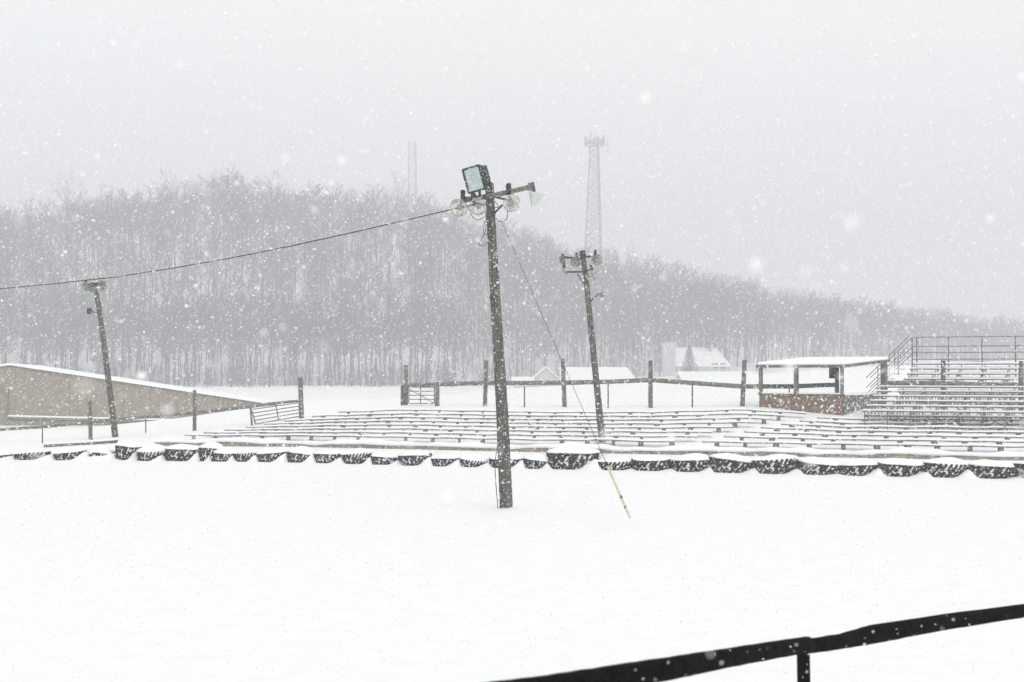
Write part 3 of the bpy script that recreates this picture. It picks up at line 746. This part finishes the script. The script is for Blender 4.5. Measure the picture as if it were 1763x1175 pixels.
for (mm, o, z0, z1) in ((m, .12, -.05, .06), (sn, .10, .061, .20)):
    c = [(-o, -o), (W_ + o, -o), (W_ + o, DP + o + .3), (-o, DP + o + .3)]
    for z in (z0, z1):
        for (a, b) in c: 
            ins = .04 if (mm is sn and z == z1) else 0
            aa = min(max(a, -o + ins), W_ + o - ins); bb = min(max(b, -o + ins), DP + o + .3 - ins)
            mm.v.append(SH(aa, bb, zf + (zr_ - zf) * b / DP + z))
    mm.f += [(3,2,1,0),(4,5,6,7),(0,1,5,4),(1,2,6,5),(2,3,7,6),(3,0,4,7)]
m.build('roof', M_wood, sh); sn.build('roof_snow', M_cap, sh, bevel=.05)
ls = thing('loudspeaker', P(1436, 652, 64), 'dark box loudspeaker hanging under the shelter roof beside a fence post', 'loudspeaker')
c = P(1436, 642, 64.6); MB().box(c, (.42, .4, .52), Matrix.Rotation(-.3, 3, 'Z')).build('cabinet', M_iron, ls, bevel=.02)
MB().box(c + Vector((0, -.225, 0)), (.34, .03, .42), Matrix.Rotation(-.3, 3, 'Z')).build('grille', M_tape, ls)
MB().tube([c + Vector((0, .1, .2)), P(1441, 632, 65.2)], .03, 6).build('bracket', M_iron, ls)

# ------------------------------------------------------------------ bleachers
def bleacher(x0, y0, angd, rows, tread, rise, L, z0, label, rail=None, snow=.06, step=1.0):
    a = math.radians(angd); r = Vector((math.cos(a), -math.sin(a), 0)); b = Vector((math.sin(a), math.cos(a), 0)); O = Vector((x0, y0, 0))
    def Q(t, d, z): v = O + r * t + b * d; return Vector((v.x, v.y, z))
    gb = gz(x0 + 1, y0 + 1) - .15
    root = thing('bleacher', Q(L / 2, rows * tread / 2, gb), label, 'bleachers', 'metal bleachers beside the shelter')
    for k in range(rows):
        z = z0 + k * rise; d = k * tread
        sb = MB(); sb.bar(Q(0, d, z), Q(L, d, z), .26, .045); seat = sb.build('seat', M_alu, root)
        fb = MB(); fb.bar(Q(0, d + tread * .5, z - .19), Q(L, d + tread * .5, z - .19), .26, .04); fb.build('footboard', M_alu, root)
        sn = MB(); sn.bar(Q(.02, d, z + .026 + snow / 2), Q(L - .02, d, z + .026 + snow / 2), .24, snow); sn.bar(Q(.02, d + tread * .5, z - .165 + snow / 2), Q(L - .02, d + tread * .5, z - .165 + snow / 2), .24, snow)
        sn.build('seat_snow', M_cap, seat, bevel=.02)
    n = int(round(L / step))
    for i in range(n + 1):
        t = .08 + (L - .16) * i / n; m = MB()
        for k in range(rows):
            z = z0 + k * rise - .024; d = k * tread
            m.tube([Q(t, d, gb), Q(t, d, z)], .022, 5); m.tube([Q(t, d, z - .2), Q(t, d + tread * .6, z - .2)], .02, 5)
            if k: m.tube([Q(t, d - tread, z0 + (k - 1) * rise - .21), Q(t, d, z - .21)], .02, 5)
            if k > 1 and k % 2 == 0: m.tube([Q(t, d - 2 * tread, gb + .05), Q(t, d, z - .25)], .018, 5)
        m.build('support_frame', M_alu, root)
    m = MB()
    for k in range(1, rows):
        z = z0 + k * rise - .25
        for i in range(n):
            if (i + k) % 2: continue
            m = MB(); ta, tb = .08 + (L - .16) * i / n, .08 + (L - .16) * (i + 1) / n
            m.tube([Q(ta, k * tread, gb + .05), Q(tb, k * tread, z)], .015, 5); m.tube([Q(tb, k * tread, gb + .05), Q(ta, k * tread, z)], .015, 5)
            m.build('cross_brace', M_alu, root)
    return root, Q, gb
bleacher(13.85, 56.2, 25, 6, .72, .183, 6.3, 2.03, 'lower bleacher of six snow lined rows in front of the stout rail fence', snow=.05, step=.9)
ub, Q, gb = bleacher(17.35, 64.0, 25, 6, .82, .235, 6.6, 2.76, 'upper bleacher behind the stout rail fence with a tall back railing', snow=.07, step=1.1)
# back railing
dB = 6 * .82 - .35; zs = [4.18, 4.50, 4.80, 5.24]
m = MB()
for z in zs: m.tube([Q(-.1, dB, z), Q(6.7, dB, z)], .024, 6)
for t in (-.1, .12, 1.58, 3.1, 4.6, 6.1): m.tube([Q(t, dB, zs[0] - .9), Q(t, dB, zs[3])], .034, 6)
m.build('back_railing', M_alu, ub)
# stair with handrails off the left end
m = MB(); st = MB()
for (d, zo) in ((dB, 0), (dB - 1.0, -.0)):
    top = Q(-.1, d, zs[3]); 
    for j, zz in enumerate((0, -.46, -.78)):
        m.tube([Q(-.1, d, zs[3] + zz), Q(-2.1, d, zs[3] - 1.95 + zz)], .02, 6)
    for f in (.33, .72): m.tube([Q(-.1 - 2 * f, d, zs[3] - 1.95 * f + .02), Q(-.1 - 2 * f, d, zs[3] - 1.95 * f - 1.15)], .022, 6)
for i in range(8):
    st.bar(Q(-.3 - i * .25, dB - 1, 3.95 - i * .235), Q(-.3 - i * .25, dB, 3.95 - i * .235), .24, .03)
m.build('stair_handrail', M_alu, ub); st.build('stair_treads', M_alu, ub)

# ------------------------------------------------------------------ light poles
def reflector(c, axis, r, m_shell, parent, depth=.55, name='reflector'):
    ax = Vector(axis).normalized(); c = Vector(c)
    prof = []
    for i in range(9):
        t = i / 8; prof.append((r * (t ** .6), -depth * r * (1 - t ** 1.6)))
    pr2 = [(max(q - .008, 0), h + .012) for q, h in prof[::-1]]
    mb = MB(); mb.lathe(prof + pr2, 24, c, ax)
    o = mb.build(name, m_shell, parent, True)
    return o
M_stain = None
def ballast(c, r, h, parent, tilt=(0, 0, 1)):
    return MB().lathe([(0, 0), (r, 0), (r * 1.05, h * .25), (r * .8, h * .4), (r * .8, h * .7), (r * .95, h * .78), (r * .75, h), (0, h * 1.08)], 14, c, tilt).build('ballast', M_iron, parent, True)

D0 = 37.0
pole = thing('light_pole', P(872, 880, D0), 'tall leaning wooden light pole standing nearest, in the middle of the picture', 'light pole', 'wooden floodlight poles round the arena')
SP = [(874, 905, 12.3), (872, 880, 12.2), (868, 790, 11.5), (864, 700, 11), (858, 600, 10), (852, 500, 9.2), (848, 430, 8.5), (845, 370, 8.2), (843, 330, 8), (842.5, 316, 7.8)]
MB().tube([P(a, b, D0) for a, b, c in SP], [c / FPX * D0 * .94 for a, b, c in SP], 16).build('shaft', M_pole, pole, True)
MB().bar(P(796, 345, D0 - .17), P(846, 338, D0 - .17), .10, .13).bar(P(846, 338, D0 - .17), P(918, 321, D0 - .17), .10, .12).build('crossarm', M_wood, pole)
MB().bar(P(846, 338, D0 + .2), P(880, 346, D0 + .1), .06, .05).bar(P(851, 368, D0 - .1), P(866, 352, D0 - .17), .04, .04).bar(P(852, 371, D0 - .1), P(846, 366, D0 - .18), .04, .05).build('brace', M_iron, pole)
# box floodlight
fc = P(824, 307, D0 - .45)
Rm = Matrix.Rotation(math.radians(-11), 3, 'Y').to_3x3()
Rf = Rm.transposed() if False else Matrix.Rotation(math.radians(-11), 3, 'Y')
Rz = Matrix.Rotation(math.radians(-34), 3, 'Z'); Rx = Matrix.Rotation(math.radians(8), 3, 'X')
RR = Rf @ Rz @ Rx
def FL(x, y, z): return fc + RR @ Vector((x, y, z))
m = MB(); w2, h2, dpt = .26, .31, .42
# tapered housing (front open face at y=-dpt/2)
n = 0
m.v = [FL(-w2, -dpt/2, -h2), FL(w2, -dpt/2, -h2), FL(w2, -dpt/2, h2), FL(-w2, -dpt/2, h2), FL(-w2*.8, dpt/2, -h2*.75), FL(w2*.8, dpt/2, -h2*.75), FL(w2*.8, dpt/2, h2*.85), FL(-w2*.8, dpt/2, h2*.85)]
m.f = [(0,1,5,4),(1,2,6,5),(2,3,7,6),(3,0,4,7),(4,5,6,7),(0,3,2,1)]
fl = m.build('floodlight', M_iron, pole)
m = MB()
for (a, b) in (((-w2, -h2), (w2, -h2)), ((w2, -h2), (w2, h2)), ((w2, h2), (-w2, h2)), ((-w2, h2), (-w2, -h2))):
    m.bar(FL(a[0], -dpt/2 - .015, a[1]), FL(b[0], -dpt/2 - .015, b[1]), .05, .045, RR @ Vector((0, 1, 0)))
m.build('lens_frame', M_iron, fl)
m = MB(); m.box(FL(0, -dpt/2 - .006, 0), (w2 * 1.86, .012, h2 * 1.86), RR); m.build('lens', M_lens, fl)
m = MB(); m.tube([FL(w2 * 1.05, 0, -.05), FL(w2 * 1.0, .02, -h2 - .06), P(841, 331, D0 - .1)], .03, 6); m.tube([FL(-w2 * .3, 0, -h2), P(826, 337, D0 - .12)], .035, 6); m.build('yoke', M_iron, fl)
# three clear bowls and one cone
def bowl(px, py, D, rpx, ax, bpx, bpy_, parent, ms=M_bowl, stain=True, sc=1.0):
    r = rpx / FPX * D; c = P(px, py, D)
    o = reflector(c, ax, r, ms, parent)
    MB().lathe([(r * 1.0, -.012), (r * 1.035, 0), (r * 1.0, .012), (r * .97, 0)], 28, c, ax, close=True).build('rim', M_lampg, o, True)
    aq = Vector(ax).normalized(); MB().lathe([(0, 0), (.3 * r, -.05), (.34 * r, -.2 * r), (.2 * r, -.45 * r), (0, -.5 * r)], 12, c, aq).build('bulb', M_mud, o, True)
    b = P(bpx, bpy_, D + .08); ballast(b - Vector((0, 0, .06 * sc)), .075 * sc, .24 * sc, parent)
    MB().tube([b, c + Vector((0, .18 * sc, .02))], .03 * sc, 6).build('bracket', M_iron, parent)
bowl(790, 358, D0 - .3, 15.5, (-.35, -1, -.45), 797, 340, pole)
bowl(823, 356, D0 - .35, 15, (-.15, -1, -.35), 815, 345, pole)
bowl(881, 350, D0 - .3, 15, (.35, -1, -.3), 875, 331, pole)
c = P(921, 340, D0 - .1)
o = MB().lathe([(.005, -.30), (.03, -.27), (.20, .10), (.235, .13), (.228, .132), (.19, .10), (.02, -.25)], 24, c, (.28, -.12, 1)).build('cone_reflector', M_cone, pole, True)
MB().bar(P(914, 315, D0 - .1), P(917, 331, D0 - .1), .10, .16).bar(P(899, 325, D0 - .15), P(914, 317, D0 - .12), .03, .03).build('end_bracket', M_iron, pole)
ballast(P(876, 333, D0 - .15), .085, .25, pole)
m = MB()
def loop(pts, D, r=.011):
    # smooth (Catmull-Rom) through pixel points
    q = [P(a, b, D) for a, b in pts]; o = []
    for i in range(len(q) - 1):
        p0, p1, p2, p3 = q[max(i-1,0)], q[i], q[i+1], q[min(i+2, len(q)-1)]
        for k in range(5):
            t = k / 5; o.append(.5 * ((2*p1) + (-p0+p2)*t + (2*p0-5*p1+4*p2-p3)*t*t + (-p0+3*p1-3*p2+p3)*t**3))
    o.append(q[-1]); m.tube(o, r, 6)
loop([(800, 346), (808, 362), (814, 374), (824, 379), (836, 372), (842, 360)], D0 - .3)
loop([(836, 362), (837, 390), (833, 404), (825, 420), (834, 423), (841, 412)], D0 - .25)
loop([(874, 362), (873, 375), (868, 381), (860, 382), (854, 376)], D0 - .25)
loop([(850, 345), (856, 352), (858, 357), (850, 358)], D0 - .25)
loop([(835, 380), (832, 400), (838, 404), (840, 396)], D0 - .22, .008)
m.build('slack_wire', M_wire, pole, True)
MB().box(P(849, 520, D0 - .15), (.10, .12, .26)).box(P(845, 512, D0 - .1), (.08, .1, .08)).build('junction_box', M_iron, pole)
m = MB(); loop([(862, 735), (856, 770), (852.5, 800), (853.5, 830), (858, 882)], D0 - .05, .012); m.build('hanging_cable', M_wire, pole, True)

# cable to the left
cable = thing('overhead_cable', P(772, 361, D0), 'black overhead cable sagging from the near light pole to the left edge', 'cable')
pts = [(842, 352, D0 - .2), (820, 352, D0 - .35), (775, 361.5, D0 - .1), (700, 379, 37.4), (600, 402, 38), (500, 424, 38.7), (400, 444, 39.4), (300, 461.5, 40.1), (200, 477, 40.8), (100, 488, 41.5), (0, 497.5, 42.2), (-150, 508, 43.2), (-400, 516, 45)]
MB().tube([P(*a) for a in pts], .019, 6).build('wire', M_wire, cable, True)
m = MB()
for (a, b) in zip(pts[2:], pts[3:]):
    A, B_ = P(*a), P(*b); n = 14
    for i in range(n): p = A.lerp(B_, (i + rnd.random() * .6) / n); q = A.lerp(B_, (i + .6 + rnd.random() * .4) / n); m.tube([p + Vector((0, 0, .018)), q + Vector((0, 0, .018))], .012, 5)
m.build('clinging_snow', M_cap, cable)

# stay wire with guard
g0, g1 = P(1082, 886, 32.5), P(864, 383, D0)
guy = thing('stay_wire', g0, 'taut stay wire from the near pole head with a yellow guard at its foot', 'stay wire')
D1 = 32.5
def along(f): return g0.lerp(g1, f)
fpx = (886 - 808) / (886 - 383.)
MB().tube([along(0), along(1)], .0065, 6).build('wire', M_wire, guy)
MB().tube([along(-.01), along(.147)], .028, 8).build('guard', M_guard, guy)
MB().tube([along(.147), along(.16)], .032, 8).tube([along(.048), along(.057)], .031, 8).tube([along(.018), along(.024)], .031, 8).build('tape_band', M_tape, guy)

# second pole
D2 = 54.6
bx_, by_ = 1037, 762
p2 = thing('light_pole', P(bx_, by_, D2), 'leaning light pole with two tiers of lamps standing in the bench rows', 'light pole', 'wooden floodlight poles round the arena')
SP = [(1039, 778, 6.2), (1037, 762, 6.0), (1030, 690, 5.8), (1023, 620, 5.4), (1016, 550, 5.2), (1010, 490, 4.9), (1004, 445, 4.6), (1002, 436, 4.4)]
MB().tube([P(a, b, D2) for a, b, c in SP], [c / FPX * D2 for a, b, c in SP], 14).build('shaft', M_pole, p2, True)
MB().bar(P(966, 443, D2 - .15), P(1003, 446, D2 - .15), .09, .08).bar(P(1003, 444, D2 - .15), P(1027, 440, D2 - .15), .09, .07).build('crossarm', M_iron, p2)
MB().bar(P(974, 469, D2 - .15), P(1006, 468, D2 - .15), .09, .07).bar(P(1006, 468, D2 - .15), P(1022, 463, D2 - .15), .09, .06).build('crossarm', M_iron, p2)
def lamp2(px, py, rpx, ax, bpx, bpy_, ms=M_lampg, parent=p2, D=D2):
    bowl(px, py, D - .25, rpx + 1, ax, bpx, bpy_, parent, ms, sc=.8)
lamp2(1028, 448, 8.5, (.2, -1, -.25), 1025, 437)
lamp2(991, 451, 8, (-.25, -1, -.3), 993, 442)
lamp2(968, 449, 7, (-.9, -.5, -.5), 969, 444)
lamp2(1018, 475, 8.5, (.2, -1, -.3), 1018, 462, M_bowl)
lamp2(971, 470, 7, (-.9, -.4, -.6), 971, 459, M_bowl)
ballast(P(1003, 441, D2), .13, .2, p2)
MB().tube([P(1017, 519, D2 - .1), P(1031, 506, D2 - .2)], .03, 6).build('side_bracket', M_iron, p2)
reflector(P(1036, 508, D2 - .2), (.5, -.8, -.4), .11, M_lampg, p2)
m = MB(); m.tube([P(994, 471, D2 - .2), P(1000, 482, D2 - .2), P(1005, 489, D2 - .1)], .025, 6); m.build('brace', M_iron, p2)

# left pole
D3 = 62.6
p3 = thing('light_pole', P(200, 757, D3), 'leftmost light pole leaning in front of the tan barn with a tight lamp cluster', 'light pole', 'wooden floodlight poles round the arena')
SP = [(201, 770, 5.8), (199, 757, 5.6), (190, 680, 5.2), (181, 610, 4.8), (172, 540, 4.4), (166, 505, 4.2), (164, 490, 4)]
MB().tube([P(a, b, D3) for a, b, c in SP], [c / FPX * D3 for a, b, c in SP], 12).build('shaft', M_pole, p3, True)
MB().bar(P(144, 491, D3 - .1), P(181, 487, D3 - .1), .08, .07).build('crossarm', M_iron, p3)
for (px, py, ax) in ((148, 492, (-.6, -1, -.4)), (159, 495, (-.2, -1, -.5)), (175, 492, (.5, -1, -.4))):
    bowl(px, py + 2, D3 - .25, 8, ax, px, py - 3, p3, M_lampg, sc=.75)
MB().box(P(154, 536, D3), (.18, .15, .25)).tube([P(156, 536, D3), P(170, 540, D3)], .02, 5).build('junction_box', M_iron, p3)

# ------------------------------------------------------------------ foreground rail
fr = thing('log_railing', P(1383, 1175, 8.4), 'black log rail on a single post crossing the lower right corner', 'railing')
def log(pts, rr, seed):
    r = random.Random(seed); o = []; ro = []
    for i in range(len(pts) - 1):
        A, B_ = P(*pts[i]), P(*pts[i + 1]); n = 9
        for k in range(n):
            f = k / n; g = f * f * (3 - 2 * f)
            o.append(A.lerp(B_, f) + Vector((0, 0, r.uniform(-.001, .001)))); ro.append((rr[i] + (rr[i + 1] - rr[i]) * g) * r.uniform(.98, 1.02))
    o.append(P(*pts[-1])); ro.append(rr[-1]); return o, ro
o_, r_o = log([(640, 1250, 4.7), (820, 1204, 5.4), (960, 1181, 5.9), (1137, 1154, 6.5), (1270, 1130, 7.3), (1390, 1110, 8.3)], [.057, .057, .050, .053, .048, .047], 1)
MB().tube(o_, r_o, 14).build('rail', M_black, fr, True)
o_, r_o = log([(1372, 1116, 8.5), (1440, 1106, 8.8), (1500, 1093, 9.1), (1628, 1071, 9.6), (1763, 1052, 10.1), (1960, 1030, 10.9)], [.043, .047, .059, .053, .048, .05], 2)
MB().tube(o_, r_o, 14).build('rail', M_black, fr, True)
pp = P(1383, 1128, 8.5); MB().tube([(pp.x, pp.y, pp.z), (pp.x + .02, pp.y, pp.z - 1.4)], .039, 10).build('post', M_black, fr, True)

# ------------------------------------------------------------------ falling snow (one mass of flakes filling the air)
def flakes(n, x0, x1, y0, y1, z0, z1, smin, smax, pw=1.0, seed=3):
    r = np.random.RandomState(seed)
    c = np.stack([r.uniform(x0, x1, n), r.uniform(y0, y1, n), r.uniform(z0, z1, n)], 1)
    sz = (smin + (smax - smin) * r.random_sample(n) ** 1.9)[:, None]
    o = np.array([[1,0,0],[-1,0,0],[0,1,0],[0,-1,0],[0,0,1.],[0,0,-1]])
    q = r.normal(size=(n, 3, 3)); q, _ = np.linalg.qr(q)
    st = r.uniform(.4, 1.75, size=(n, 1, 3))
    V = np.einsum('nij,nkj->nki', q, o[None] * st * r.uniform(.7, 1.2, size=(n, 6, 1))) * sz[:, None]
    V = (V + c[:, None]).reshape(-1, 3)
    f = np.array([[0,2,4],[2,1,4],[1,3,4],[3,0,4],[2,0,5],[1,2,5],[3,1,5],[0,3,5]])
    Fx = (np.arange(n)[:, None, None] * 6 + f[None]).reshape(-1, 3)
    return V, Fx
A = [flakes(430000, -17, 17, 7, 36, .3, 14, .0025, .0088, seed=3), flakes(17000, -6, 6, 2.2, 9, 1.4, 7.5, .002, .0058, seed=5), flakes(800, -1.6, 1.6, .7, 2.4, 2.6, 4.8, .0025, .0062, seed=16)]
V = []; Fx = []; off = 0
for (a, b) in A: V.append(a); Fx.append(b + off); off += len(a)
fs = mesh_np('falling_snow', np.concatenate(V), np.concatenate(Fx), M_flake, True)
tag(fs, 'white snowflakes falling thickly through the air over the whole field', 'snow', kind='stuff')

# ------------------------------------------------------------------ haze
hz = MB(); hz.box((0, 560, 68), (1780, 1400, 150)).build('haze', None or M_snow)
ho = bpy.data.objects['haze']; ho['kind'] = 'stuff'; ho['label'] = 'pale haze of falling snow filling the air'; ho['category'] = 'haze'
mh = bpy.data.materials.new('haze_air'); mh.use_nodes = True; t = mh.node_tree; t.nodes.clear()
pv = t.nodes.new('ShaderNodeVolumePrincipled'); oo = t.nodes.new('ShaderNodeOutputMaterial'); t.links.new(pv.outputs[0], oo.inputs['Volume'])
pv.inputs['Color'].default_value = (.705, .713, .745, 1); pv.inputs['Density'].default_value = .0021; pv.inputs['Anisotropy'].default_value = 0.0
ho.data.materials.clear(); ho.data.materials.append(mh)
